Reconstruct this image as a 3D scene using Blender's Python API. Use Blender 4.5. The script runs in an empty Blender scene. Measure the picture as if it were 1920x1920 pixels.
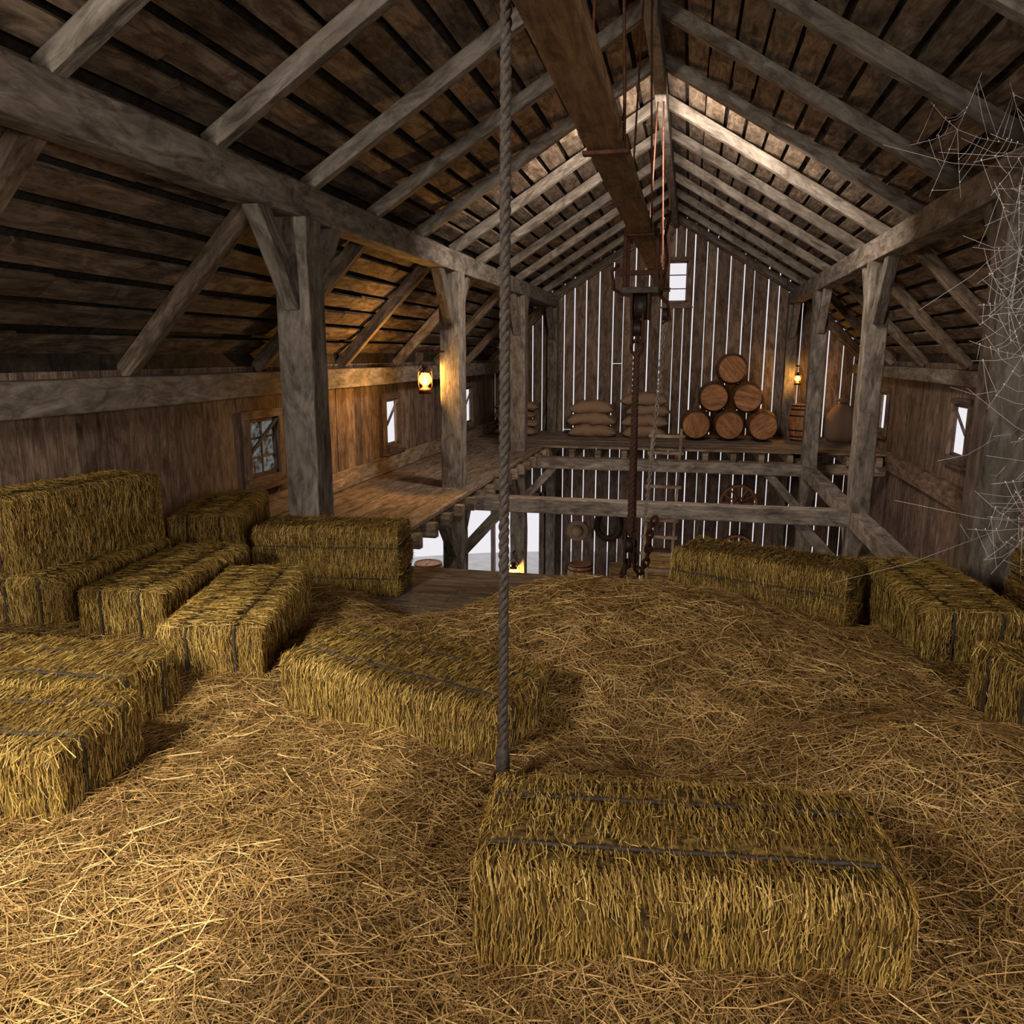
import bpy, math, random
import numpy as np
from mathutils import Vector, Matrix, noise
random.seed(7); rng=np.random.default_rng(7)
E=5.7            # eye height above the barn's ground floor; z below is written relative to the eye
G=-5.7; LF=-1.75 # ground floor, loft floor
XL,XR,XC=-4.45,3.6,-0.43
YB=17.85
PXL,PXR=-3.05,2.07
FR=[1.75,5.85,9.95,14.05,17.68]
col=bpy.context.scene.collection

# ---------------------------------------------------------------- materials
def newmat(name):
    m=bpy.data.materials.new(name); m.use_nodes=True
    nt=m.node_tree; b=nt.nodes['Principled BSDF']; b.inputs['Roughness'].default_value=.85
    b.inputs['Specular IOR Level'].default_value=.25
    return m,nt,b
def N(nt,t,**k):
    n=nt.nodes.new(t)
    for a,v in k.items():
        if a in n.inputs.keys(): n.inputs[a].default_value=v
        else: setattr(n,a,v)
    return n
def ramp(nt,stops):
    r=nt.nodes.new('ShaderNodeValToRGB'); e=r.color_ramp.elements
    while len(e)<len(stops): e.new(.5)
    for i,(p,c) in enumerate(stops): e[i].position=p; e[i].color=(*c,1)
    return r
def mul(nt,a,b,fac=1.):
    m=nt.nodes.new('ShaderNodeMix'); m.data_type='RGBA'; m.blend_type='MULTIPLY'; m.inputs[0].default_value=fac
    nt.links.new(a,m.inputs[6]); nt.links.new(b,m.inputs[7]); return m.outputs[2]
def wood(name,dark,mid,light,sx=3.,sy=16.,bump=.5,rough=.85,lo=.62,hi=1.2,bl=.8):
    m,nt,b=newmat(name); L=nt.links
    uv=N(nt,'ShaderNodeTexCoord')
    mp=N(nt,'ShaderNodeMapping'); mp.inputs['Scale'].default_value=(sx,sy,1)
    L.new(uv.outputs['UV'],mp.inputs[0])
    n1=N(nt,'ShaderNodeTexNoise'); n1.inputs['Scale'].default_value=1.; n1.inputs['Detail'].default_value=9; n1.inputs['Roughness'].default_value=.72; n1.inputs['Distortion'].default_value=1.1
    L.new(mp.outputs[0],n1.inputs['Vector'])
    r=ramp(nt,[(.32,dark),(.5,mid),(.68,light)]); L.new(n1.outputs['Fac'],r.inputs[0])
    mp2=N(nt,'ShaderNodeMapping'); mp2.inputs['Scale'].default_value=(3.4,7,1)
    L.new(uv.outputs['UV'],mp2.inputs[0])
    n2=N(nt,'ShaderNodeTexNoise'); n2.inputs['Scale'].default_value=1.; n2.inputs['Detail'].default_value=8; n2.inputs['Roughness'].default_value=.65; n2.inputs['Distortion'].default_value=.8
    L.new(mp2.outputs[0],n2.inputs['Vector'])
    r2=ramp(nt,[(.36,(.38,.34,.31)),(.54,(1,1,1))]); L.new(n2.outputs['Fac'],r2.inputs[0])
    c=mul(nt,r.outputs[0],r2.outputs[0],bl)
    at=N(nt,'ShaderNodeAttribute'); at.attribute_name='rnd'
    mr=N(nt,'ShaderNodeMapRange'); mr.inputs['To Min'].default_value=lo; mr.inputs['To Max'].default_value=hi
    L.new(at.outputs['Fac'],mr.inputs['Value'])
    c=mul(nt,c,mr.outputs[0])
    L.new(c,b.inputs['Base Color']); b.inputs['Roughness'].default_value=rough
    mp3=N(nt,'ShaderNodeMapping'); mp3.inputs['Scale'].default_value=(sx*1.5,sy*3,1); L.new(uv.outputs['UV'],mp3.inputs[0])
    n3=N(nt,'ShaderNodeTexNoise'); n3.inputs['Scale'].default_value=1.; n3.inputs['Detail'].default_value=8; L.new(mp3.outputs[0],n3.inputs['Vector'])
    bp=N(nt,'ShaderNodeBump'); bp.inputs['Strength'].default_value=bump; bp.inputs['Distance'].default_value=.015
    L.new(n3.outputs['Fac'],bp.inputs['Height']); L.new(bp.outputs[0],b.inputs['Normal'])
    return m
def plain(name,c,rough=.7,metal=0.,nscale=20,var=.35,bump=.2):
    m,nt,b=newmat(name); L=nt.links
    tc=N(nt,'ShaderNodeTexCoord'); n=N(nt,'ShaderNodeTexNoise'); n.inputs['Scale'].default_value=nscale; n.inputs['Detail'].default_value=6
    L.new(tc.outputs['Object'],n.inputs['Vector'])
    r=ramp(nt,[(.3,tuple(x*(1-var) for x in c)),(.7,tuple(min(1,x*(1+var)) for x in c))]); L.new(n.outputs['Fac'],r.inputs[0])
    L.new(r.outputs[0],b.inputs['Base Color']); b.inputs['Roughness'].default_value=rough; b.inputs['Metallic'].default_value=metal
    bp=N(nt,'ShaderNodeBump'); bp.inputs['Strength'].default_value=bump; bp.inputs['Distance'].default_value=.01
    L.new(n.outputs['Fac'],bp.inputs['Height']); L.new(bp.outputs[0],b.inputs['Normal'])
    return m
def straw(name,stops,trans=.0):
    m,nt,b=newmat(name); L=nt.links
    at=N(nt,'ShaderNodeAttribute'); at.attribute_name='rnd'
    r=ramp(nt,stops); L.new(at.outputs['Fac'],r.inputs[0])
    tc=N(nt,'ShaderNodeTexCoord'); n=N(nt,'ShaderNodeTexNoise'); n.inputs['Scale'].default_value=5; n.inputs['Detail'].default_value=4
    L.new(tc.outputs['Object'],n.inputs['Vector'])
    r2=ramp(nt,[(.35,(.66,.6,.53)),(.6,(1,1,1))]); L.new(n.outputs['Fac'],r2.inputs[0])
    L.new(mul(nt,r.outputs[0],r2.outputs[0],.8),b.inputs['Base Color'])
    b.inputs['Roughness'].default_value=.55
    return m
def haybody(name,dark,light,sc=(60,60,60)):
    m,nt,b=newmat(name); L=nt.links
    tc=N(nt,'ShaderNodeTexCoord'); mp=N(nt,'ShaderNodeMapping'); mp.inputs['Scale'].default_value=sc; L.new(tc.outputs['Object'],mp.inputs[0])
    n=N(nt,'ShaderNodeTexNoise'); n.inputs['Scale'].default_value=1; n.inputs['Detail'].default_value=5; L.new(mp.outputs[0],n.inputs['Vector'])
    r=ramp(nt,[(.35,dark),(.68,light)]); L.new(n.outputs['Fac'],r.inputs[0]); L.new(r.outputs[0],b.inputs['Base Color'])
    bp=N(nt,'ShaderNodeBump'); bp.inputs['Strength'].default_value=.9; bp.inputs['Distance'].default_value=.02
    L.new(n.outputs['Fac'],bp.inputs['Height']); L.new(bp.outputs[0],b.inputs['Normal'])
    return m
M={}
M['post']=wood('weathered_beam',(.085,.073,.062),(.195,.17,.148),(.32,.288,.256),2.5,9)
M['roof']=wood('roof_board_wood',(.065,.045,.032),(.19,.143,.105),(.35,.278,.215),2.0,10,bl=.95)
M['wall']=wood('wall_plank_wood',(.085,.057,.043),(.215,.152,.118),(.35,.262,.21),2.5,14,lo=.55,hi=1.15)
M['floor']=wood('floor_plank_wood',(.1,.075,.055),(.245,.19,.143),(.4,.325,.25),2.2,14)
M['dark']=wood('shingle_dark',(.012,.01,.008),(.03,.025,.02),(.055,.047,.04),6,6)
M['barrel']=wood('barrel_oak',(.16,.06,.024),(.4,.18,.075),(.6,.32,.15),4,40,rough=.55,lo=.75,hi=1.15,bl=.6)
M['crate']=wood('crate_pine',(.2,.11,.04),(.42,.26,.1),(.56,.38,.17),3,20)
M['track']=wood('track_timber',(.08,.045,.022),(.19,.11,.055),(.3,.19,.1),2,16)
M['iron']=plain('dark_iron',(.04,.032,.028),.55,.6)
M['rust']=plain('rusty_iron',(.05,.017,.01),.7,.3,30,.5)
M['rope']=plain('rope_fibre',(.052,.043,.038),.9,0,60,.45,.6)
M['rope2']=plain('brown_rope_fibre',(.07,.036,.024),.9,0,60,.45,.6)
M['sack']=plain('burlap',(.3,.2,.135),.95,0,140,.25,.5)
M['leather']=plain('dark_leather',(.03,.022,.018),.5,0,20)
M['strawhat']=plain('hat_straw',(.36,.25,.16),.8,0,90)
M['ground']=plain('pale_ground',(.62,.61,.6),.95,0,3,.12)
M['twine']=plain('twine',(.04,.032,.028),.9,0,80)
M['web']=plain('cobweb_silk',(.75,.75,.8),.5,0,10,.1)
M['straw_bale']=straw('bale_straw',[(0,(.115,.066,.013)),(.35,(.30,.192,.045)),(.75,(.50,.342,.094)),(1,(.72,.54,.2))])
M['straw_loose']=straw('loose_straw',[(0,(.15,.085,.03)),(.35,(.31,.19,.066)),(.75,(.48,.31,.115)),(1,(.7,.5,.22))])
M['bale_body']=haybody('bale_core',(.024,.013,.003),(.15,.094,.022),(25,70,25))
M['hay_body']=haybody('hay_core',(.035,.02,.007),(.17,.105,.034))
def emis(name,c,s,tr=0.):
    m=bpy.data.materials.new(name); m.use_nodes=True; nt=m.node_tree; nt.nodes.clear()
    o=nt.nodes.new('ShaderNodeOutputMaterial'); e=nt.nodes.new('ShaderNodeEmission'); e.inputs[0].default_value=(*c,1); e.inputs[1].default_value=s
    if tr>0:
        t=nt.nodes.new('ShaderNodeBsdfTransparent'); a=nt.nodes.new('ShaderNodeMixShader'); a.inputs[0].default_value=1-tr
        nt.links.new(t.outputs[0],a.inputs[1]); nt.links.new(e.outputs[0],a.inputs[2]); nt.links.new(a.outputs[0],o.inputs[0])
    else: nt.links.new(e.outputs[0],o.inputs[0])
    return m
M['flame']=emis('flame',(1,.7,.25),80)
M['lampglass']=emis('lit_lamp_glass',(1,.56,.04),14,.5)
def glassmat():
    m,nt,b=newmat('dusty_glass'); b.inputs['Base Color'].default_value=(.10,.11,.10,1)
    t=nt.nodes.new('ShaderNodeBsdfTransparent'); t.inputs[0].default_value=(.2,.22,.21,1); a=nt.nodes.new('ShaderNodeMixShader')
    n=nt.nodes.new('ShaderNodeTexNoise'); n.inputs['Scale'].default_value=9; n.inputs['Detail'].default_value=10; n.inputs['Roughness'].default_value=.7
    r=ramp(nt,[(.42,(1,1,1)),(.6,(.15,.15,.15))]); nt.links.new(n.outputs['Fac'],r.inputs[0]); nt.links.new(r.outputs[0],a.inputs[0])
    nt.links.new(t.outputs[0],a.inputs[1]); nt.links.new(b.outputs[0],a.inputs[2]); nt.links.new(a.outputs[0],nt.nodes['Material Output'].inputs[0]); return m
M['glass']=glassmat()

# ---------------------------------------------------------------- mesh builders
class B:
    def __init__(s): s.v=[];s.f=[];s.uv=[];s.mi=[];s.r=[];s.mats=[];s.sm=[]
    def m(s,k):
        if k not in s.mats: s.mats.append(k)
        return s.mats.index(k)
    def add(s,vs,fs,k,uvs=None,rnd=None,smooth=False):
        b=len(s.v); rnd=random.random() if rnd is None else rnd; mi=s.m(k)
        s.v+= [tuple(v) for v in vs]; s.r+=[rnd]*len(vs)
        ou,ov=random.random()*50,random.random()*50
        for i,f in enumerate(fs):
            s.f.append([b+j for j in f]); s.mi.append(mi); s.sm.append(smooth)
            if uvs: s.uv+=[(u+ou,w+ov) for u,w in uvs[i]]
            else:
                for j in f:
                    p=vs[j]; s.uv.append((p[2]+ou,(p[0]*.7+p[1]*.7)+ov))
    def beam(s,p0,p1,w,h,k,up=(0,0,1),segs=1,jit=0.,rnd=None,smooth=False,ext=0):
        p0=Vector(p0);p1=Vector(p1);d=(p1-p0);L=d.length;d.normalize()
        up=Vector(up); sd=d.cross(up)
        if sd.length<1e-4: sd=d.cross(Vector((0,1,0)))
        sd.normalize(); u=sd.cross(d).normalized()
        vs=[];
        for i in range(segs+1):
            c=p0+d*(L*i/segs)
            a=[(-1,-1),(1,-1),(1,1),(-1,1)]
            for x,y in a:
                j=lambda: random.uniform(-jit,jit)
                vs.append(c+sd*(x*w/2+j())+u*(y*h/2+j()))
        fs=[];uv=[];per=[0,w,w+h,2*w+h,2*w+2*h]
        for i in range(segs):
            for q in range(4):
                n=(q+1)%4; fs.append([i*4+q,i*4+n,(i+1)*4+n,(i+1)*4+q])
                u0=L*i/segs;u1=L*(i+1)/segs
                uv.append([(u0,per[q]),(u0,per[q+1]),(u1,per[q+1]),(u1,per[q])])
        fs.append([3,2,1,0]);uv.append([(0,0),(.1*w,0),(.1*w,h),(0,h)])
        e=segs*4;fs.append([e,e+1,e+2,e+3]);uv.append([(0,0),(.1*w,0),(.1*w,h),(0,h)])
        s.add(vs,fs,k,uv,rnd,smooth)
    def prism(s,quad,off,k,rnd=None,along=1):
        q=[Vector(p) for p in quad]; o=Vector(off); vs=q+[p+o for p in q]
        fs=[[0,1,2,3],[7,6,5,4],[0,4,5,1],[1,5,6,2],[2,6,7,3],[3,7,4,0]]
        wd=(q[1]-q[0]).length; hL=(q[3]-q[0]).length; t=o.length
        uv=[[(0,0),(0,wd),(hL,wd),(hL,0)],[(hL,0),(hL,wd),(0,wd),(0,0)],[(0,0),(t*.2,0),(t*.2,wd),(0,wd)],[(0,0),(0,t),(hL,t),(hL,0)],[(0,0),(t*.2,0),(t*.2,wd),(0,wd)],[(hL,0),(hL,t),(0,t),(0,0)]]
        s.add(vs,fs,k,uv,rnd)
    def lathe(s,prof,c,k,n=24,axis='Z',smooth=True,rnd=None,cap=True):
        vs=[]
        for (r,h) in prof:
            for i in range(n):
                a=2*math.pi*i/n; p=(r*math.cos(a),r*math.sin(a),h)
                if axis=='Y': p=(p[0],p[2],p[1])
                if axis=='X': p=(p[2],p[0],p[1])
                vs.append((c[0]+p[0],c[1]+p[1],c[2]+p[2]))
        fs=[]
        for j in range(len(prof)-1):
            for i in range(n):
                a=j*n+i;b=j*n+(i+1)%n; fs.append([a,b,b+n,a+n])
        if cap: fs.append(list(range(n))[::-1]); fs.append([(len(prof)-1)*n+i for i in range(n)])
        s.add(vs,fs,k,None,rnd,smooth)
    def tube(s,pts,r,k,n=8,closed=False,smooth=True,rnd=None,twist=None):
        pts=[Vector(p) for p in pts]; m=len(pts); vs=[]
        prev=None
        for i,p in enumerate(pts):
            if closed: t=(pts[(i+1)%m]-pts[i-1])
            else: t=pts[min(i+1,m-1)]-pts[max(i-1,0)]
            t.normalize()
            if prev is None:
                a=Vector((0,0,1)) if abs(t.z)<.9 else Vector((1,0,0)); x=t.cross(a).normalized()
            else: x=(prev-t*prev.dot(t)).normalized()
            prev=x; y=t.cross(x)
            for q in range(n):
                a=2*math.pi*q/n
                vs.append(p+(x*math.cos(a)+y*math.sin(a))*r)
        fs=[]
        for i in range(m if closed else m-1):
            for q in range(n):
                a=i*n+q;b=i*n+(q+1)%n; c=((i+1)%m)*n
                fs.append([a,b,c+(q+1)%n,c+q])
        if not closed: fs.append(list(range(n))[::-1]); fs.append([(m-1)*n+q for q in range(n)])
        s.add(vs,fs,k,None,rnd,smooth)
    def obj(s,name,loc=(0,0,0),rot=(0,0,0),bevel=0,parent=None):
        me=bpy.data.meshes.new(name); me.from_pydata(s.v,[],s.f)
        u=me.uv_layers.new(name='UVMap'); u.data.foreach_set('uv',np.array(s.uv,dtype=np.float32).ravel())
        at=me.attributes.new('rnd','FLOAT','POINT'); at.data.foreach_set('value',np.array(s.r,dtype=np.float32))
        for k in s.mats: me.materials.append(M[k])
        me.polygons.foreach_set('material_index',s.mi); me.polygons.foreach_set('use_smooth',s.sm); me.update()
        o=bpy.data.objects.new(name,me); col.objects.link(o)
        o.location=(loc[0],loc[1],loc[2]+(0 if parent else E)); o.rotation_euler=rot
        if bevel:
            md=o.modifiers.new('bevel','BEVEL'); md.width=bevel; md.segments=2; md.limit_method='ANGLE'
        if parent: o.parent=parent
        return o

def strands(P,D,Nn,L,W,lift):
    """flat two-segment straws: returns verts (n*6,3) and quads"""
    n=len(P); S=np.cross(D,Nn); S/=np.linalg.norm(S,axis=1)[:,None]+1e-9
    rl=rng.uniform(-.9,.9,n)[:,None]; S=S*np.cos(rl)+Nn*np.sin(rl)
    bend=rng.normal(0,.08,n)[:,None]*L[:,None]
    C=np.cross(D,Nn)
    a=P-D*L[:,None]/2+Nn*lift[:,None]*rng.uniform(-.5,1,n)[:,None]; c=P+D*L[:,None]/2+Nn*lift[:,None]*rng.uniform(-.5,1.3,n)[:,None]
    b=P+C*bend+Nn*lift[:,None]*.5
    w=W[:,None]/2
    v=np.stack([a-S*w,a+S*w,b-S*w,b+S*w,c-S*w*.7,c+S*w*.7],1).reshape(-1,3)
    i=np.arange(n)[:,None]*6
    q=np.concatenate([i+np.array([0,1,3,2]),i+np.array([2,3,5,4])],1).reshape(-1,4)
    return v,q
def fastmesh(name,parts):
    V=np.concatenate([p[0] for p in parts]).astype(np.float32); off=0;Q=[];MI=[];R=[];SM=[]
    for v,q,mi,r,sm in parts:
        Q.append(q+off); off+=len(v); MI+= [mi]*len(q); R.append(r); SM+=[sm]*len(q)
    Q=np.concatenate(Q).astype(np.int32); R=np.concatenate(R).astype(np.float32)
    me=bpy.data.meshes.new(name); me.vertices.add(len(V)); me.vertices.foreach_set('co',V.ravel())
    me.loops.add(len(Q)*4); me.loops.foreach_set('vertex_index',Q.ravel())
    me.polygons.add(len(Q)); me.polygons.foreach_set('loop_start',np.arange(0,len(Q)*4,4,dtype=np.int32))
    me.polygons.foreach_set('material_index',np.array(MI,dtype=np.int32)); me.polygons.foreach_set('use_smooth',SM)
    at=me.attributes.new('rnd','FLOAT','POINT'); at.data.foreach_set('value',R)
    me.update(calc_edges=True); me.validate(); return me

# ---------------------------------------------------------------- roof profile
HE=4.05; HP=2.6; ZE,ZP,ZR=-.13,1.32,2.92
def roofz(x):
    d=abs(x-XC)
    if d>HP: return ZE+(HE-d)/(HE-HP)*(ZP-ZE)
    return ZP+(HP-d)/HP*(ZR-ZP)
Y0=-1.4
# ---------------------------------------------------------------- walls with real gaps and openings
def cut(rects,h):
    out=[]
    for (a,b,z0,z1) in rects:
        ha,hb,h0,h1=h
        if b<=ha or a>=hb or z1<=h0 or z0>=h1: out.append((a,b,z0,z1)); continue
        if a<ha: out.append((a,ha,z0,z1))
        if b>hb: out.append((hb,b,z0,z1))
        a2,b2=max(a,ha),min(b,hb)
        if z0<h0: out.append((a2,b2,z0,h0))
        if z1>h1: out.append((a2,b2,h1,z1))
    return out
def wall(name,a0,a1,place,top,holes,gap,wmin,wmax,seam=.12):
    bb=B(); a=a0
    while a<a1:
        w=random.uniform(wmin,wmax); b=min(a+w,a1)
        if a1-b<.08: b=a1
        g=gap(a); rects=[(a,b-g,G,99)]
        for h in holes: rects=cut(rects,h)
        if random.random()<seam:
            z=random.uniform(-3.5,.8); rects=[r for q in rects for r in ([(q[0],q[1],q[2],z-.006),(q[0],q[1],z+.006,q[3])] if q[2]<z<q[3] else [q])]
        rr=random.random(); dd=random.uniform(-.006,.006)
        for (p,q,z0,z1) in rects:
            if q-p<.01: continue
            zt0,zt1=(top(p),top(q)) if z1>50 else (z1,z1)
            if min(zt0,zt1)<=z0: continue
            quad,off=place(p,q,z0,zt0,zt1,dd); bb.prism(quad,off,'wall',rr)
        a=b
    return bb
def pback(p,q,z0,a,b,d): return [(p,YB+d,z0),(q,YB+d,z0),(q,YB+d,b),(p,YB+d,a)],(0,.03,0)
def pfront(p,q,z0,a,b,d): return [(p,Y0+d,z0),(q,Y0+d,z0),(q,Y0+d,b),(p,Y0+d,a)],(0,-.03,0)
def pleft(p,q,z0,a,b,d): return [(XL+d,p,z0),(XL+d,q,z0),(XL+d,q,b),(XL+d,p,a)],(-.03,0,0)
def pright(p,q,z0,a,b,d): return [(XR+d,p,z0),(XR+d,q,z0),(XR+d,q,b),(XR+d,p,a)],(.03,0,0)
bw=wall('wall_back',XL,XR,pback,lambda x:roofz(x)+.15,[(-.56,-.13,1.12,1.98),(XL,-3.33,G,-3.33)],lambda a:random.uniform(.013,.026),.2,.31)
bw.obj('wall_back')
fw_=wall('added_wall_front',XL,XR,pfront,lambda x:roofz(x)+.15,[],lambda a:.0,.2,.31,0); fw_.obj('added_wall_front')  # unseen closed wall behind the camera, added to shut out the sky light
lw=wall('wall_left',Y0,YB,pleft,lambda x:-.12,[(7.2,7.78,-1.28,-.66),(10.95,11.45,-1.36,-.66),(15.15,15.72,-1.38,-.66),(11.2,17.5,G,-3.05)],lambda a:random.choice([0.001,.001,.003,.006,.014]) if a>3.5 else 0,.2,.33,.03)
lw.obj('wall_left')
rw=wall('wall_right',Y0,YB,pright,lambda x:-.12,[(15.55,16.1,-1.4,-.7),(11.2,11.8,-1.36,-.66)],lambda a:random.choice([.003,.01,.02,.024]) if a>6 else 0,.2,.3,.05)
rw.obj('wall_right')
t=B(); t.beam((XR-.06,5.9,LF-.12),(XR-.06,YB-.05,LF-.12),.1,.3,'wall',segs=6,jit=.004); t.obj('trim_1',bevel=.006)
t=B(); t.beam((XL+.05,5.9,LF+.13),(XL+.05,YB-.05,LF+.13),.05,.24,'floor',segs=6,jit=.004); t.obj('trim_2',bevel=.006)
# ---------------------------------------------------------------- windows
def window(i,side,a0,a1,z0,z1,bars=(1,1),glass=False,stick=False,sash=.035):
    b=B()
    if side=='L': P=lambda a,z,o=0:(XL+.03-o+0,a,z); nrm=(1,0,0)
    elif side=='R': P=lambda a,z,o=0:(XR-.03+o,a,z); nrm=(1,0,0)
    else: P=lambda a,z,o=0:(a,YB-.03+o,z); nrm=(0,1,0)
    f=.09
    for (p,q) in [((a0-f,z0-f/2),(a1+f,z0-f/2)),((a0-f,z1+f/2),(a1+f,z1+f/2))]: b.beam(P(*p),P(*q),.05,f,'wall',up=(0,0,1))
    for a in (a0-f/2,a1+f/2): b.beam(P(a,z0),P(a,z1),f,.045,'wall',up=nrm)
    for a in (a0+.02,a1-.02): b.beam(P(a,z0,.03),P(a,z1,.03),.04,.03,'wall',up=nrm)
    for z in (z0+.02,z1-.02): b.beam(P(a0,z,.03),P(a1,z,.03),.03,.04,'wall')
    for k in range(1,bars[0]+1):
        a=a0+(a1-a0)*k/(bars[0]+1); b.beam(P(a,z0,.035),P(a,z1,.035),.022,.02,'wall',up=nrm)
    for k in range(1,bars[1]+1):
        z=z0+(z1-z0)*k/(bars[1]+1); b.beam(P(a0,z,.035),P(a1,z,.035),.02,.022,'wall')
    if stick: b.beam(P(a0+.03,z0+(z1-z0)*.45,-.0),P(a1-.02,z1-.03,-.0),.03,.03,'post')
    if glass:
        q=[P(a0,z0,.04),P(a1,z0,.04),P(a1,z1,.04),P(a0,z1,.04)]; b.add([Vector(x) for x in q],[[0,1,2,3]],'glass')
    b.beam(P(a0-f-.04,z0-f-.02,-.03),P(a1+f+.04,z0-f-.02,-.03),.09,.04,'wall')
    b.obj('window_%d'%i,bevel=.004)
window(1,'L',7.2,7.78,-1.28,-.66,(1,2),True,True)
window(2,'L',10.95,11.45,-1.36,-.66,(0,0),False,True)
window(3,'L',15.15,15.72,-1.38,-.66,(0,0),False,True)
window(4,'B',-.56,-.13,1.12,1.98,(0,2))
window(5,'R',15.55,16.1,-1.4,-.7,(0,0),False,False)
window(6,'R',11.2,11.8,-1.36,-.66,(0,0),False,True)
d=B(); d.beam((XL,YB-.05,-3.28),(-3.3,YB-.05,-3.28),.07,.14,'wall'); d.beam((-3.3,YB-.05,G),(-3.3,YB-.05,-3.2),.12,.07,'wall',up=(0,1,0)); d.obj('door_1',bevel=.005)
d=B(); d.beam((XL+.05,11.1,-3.0),(XL+.05,YB-.1,-3.0),.08,.16,'wall'); d.beam((XL+.05,11.15,G),(XL+.05,11.15,-3),.08,.14,'wall',up=(1,0,0)); d.obj('door_2',bevel=.005)
# ---------------------------------------------------------------- ceiling: skip sheathing + shingles + rafters
c=B()
def slope(xa,za,xb,zb,n):
    d=Vector((xb-xa,0,zb-za)); L=d.length; d.normalize(); up=Vector((-d.z,0,d.x));
    if up.z<0: up=-up
    k=0; pitch=L/n
    for i in range(n):
        s0=(i+.5)*pitch
        y=Y0
        while y<YB+.1:
            ln=min(random.uniform(3.5,6.5),YB+.12-y)
            if YB+.12-y-ln<.5: ln=YB+.12-y
            w=pitch*random.uniform(.74,.86)
            p=Vector((xa,0,za))+d*(s0+random.uniform(-.008,.008))+up*(.09+random.uniform(0,.012))
            p0=p+Vector((0,y,0)); p1=p+up*random.uniform(-.006,.006)+Vector((0,y+ln-.004,0))
            tl=up+d*.16
            c.beam(p0,p1,w,.03,'roof',up=tl,segs=5,jit=.007)
            y+=ln
    q=[Vector((xa,Y0-.1,za))+up*.15-d*.14,Vector((xb,Y0-.1,zb))+up*.15+d*.14]
    e=Vector((0,YB-Y0+.35,0)); c.prism([q[0],q[0]+e,q[1]+e,q[1]],up*.05,'dark')
xe0,xe1=XC-HE-.12,XC+HE+.12; ze=ZE-.12
slope(xe0,ze,XC-HP,ZP,9); slope(xe1,ze,XC+HP,ZP,9)
slope(XC-HP,ZP,XC,ZR,12); slope(XC+HP,ZP,XC,ZR,12)
for x,s in ((XL,-1),(XR,1)): c.prism([(x+s*.03,Y0-.05,-.4),(x+s*.03,YB+.1,-.4),(x+s*.03,YB+.1,.12),(x+s*.03,Y0-.05,.12)],(s*.03,0,0),'dark')
c.obj('ceiling')
r=B()
for i in range(-1,10):
    y=-.5+2*i
    if y<Y0: continue
    for sg in (-1,1):
        r.beam((XC+sg*(HE-.02),y,ZE-.02),(XC+sg*HP,y,ZP-.02),.1,.14,'roof',up=(0,0,1),segs=3,jit=.004)
for i in range(0,15):
    y=-.5+1.3*i
    if y>YB: break
    for sg in (-1,1):
        r.beam((XC+sg*(HP),y,ZP-.02),(XC,y,ZR-.02),.1,.12,'post',segs=3,jit=.004)
for sg in (-1,1):
    r.beam((XC+sg*HE,YB-.07,ZE-.05),(XC+sg*HP,YB-.07,ZP-.04),.1,.16,'wall'); r.beam((XC+sg*HP,YB-.07,ZP-.04),(XC,YB-.07,ZR-.04),.1,.16,'wall')
r.obj('roof_rafters',bevel=.006)
for X in (PXL,PXR):
    b=B(); b.beam((X,Y0+.03,1.16),(X,YB-.02,1.16),.22,.25,'post',segs=24,jit=.006,rnd=.8); b.obj('roof_purlin',bevel=.012)
b=B(); b.beam((XL+.14,Y0+.03,-.29),(XL+.14,YB-.02,-.29),.24,.24,'post',segs=24,jit=.006,rnd=.7); b.obj('wall_plate',bevel=.012)
b=B(); b.beam((XR-.13,Y0+.03,-.29),(XR-.13,YB-.02,-.29),.22,.2,'post',segs=24,jit=.006,rnd=.5); b.obj('wall_plate',bevel=.012)
b=B(); b.beam((XC,Y0+.03,ZR-.16),(XC,YB-.02,ZR-.16),.12,.22,'post',segs=20,jit=.005); b.obj('ridge_beam',bevel=.01)
# posts with braces
TB=-1.98
for X in (PXL,PXR):
    s=1 if X==PXL else -1
    for i,y in enumerate(FR):
        b=B(); w=.28 if i<4 else .22
        if X==PXR and i in (2,3): w=.24
        b.beam((X,y,G),(X,y,1.04),w,w,'post',up=(0,1,0),segs=22,jit=.006,rnd=.45+.3*random.random())
        if i>0:
            for dy in (-1,1):
                if i==4 and dy==1: continue
                b.beam((X,y+dy*.1,.38),(X,y+dy*.62,1.08),.13,.15,'post',segs=3,jit=.004)
        if i in (2,3):
            b.beam((X+s*.1,y,TB-.68),(X+s*.68,y,TB-.05),.12,.14,'post',segs=3,jit=.004)
            b.beam((X,y-.1,TB-.68),(X,y-.66,TB-.05),.12,.14,'post',segs=3,jit=.004)
            b.beam((X,y+.1,TB-.68),(X,y+.66,TB-.05),.12,.14,'post',segs=3,jit=.004)
        if i==1: b.beam((X,y+.1,TB-.68),(X,y+.66,TB-.05),.12,.14,'post',segs=3,jit=.004)
        b.obj('timber_post',bevel=.014)
for y in FR[1:4]:
    b=B(); b.beam((PXL,y,TB+.02),(PXR,y,TB+.02),.19,.2,'post',segs=12,jit=.005,rnd=.8); b.obj('tie_beam',bevel=.012)
for X in (PXL,PXR):
    b=B(); b.beam((X,FR[0],TB),(X,YB-.1,TB),.19,.2,'post',segs=20,jit=.005,rnd=.75); b.obj('side_beam',bevel=.012)
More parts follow.
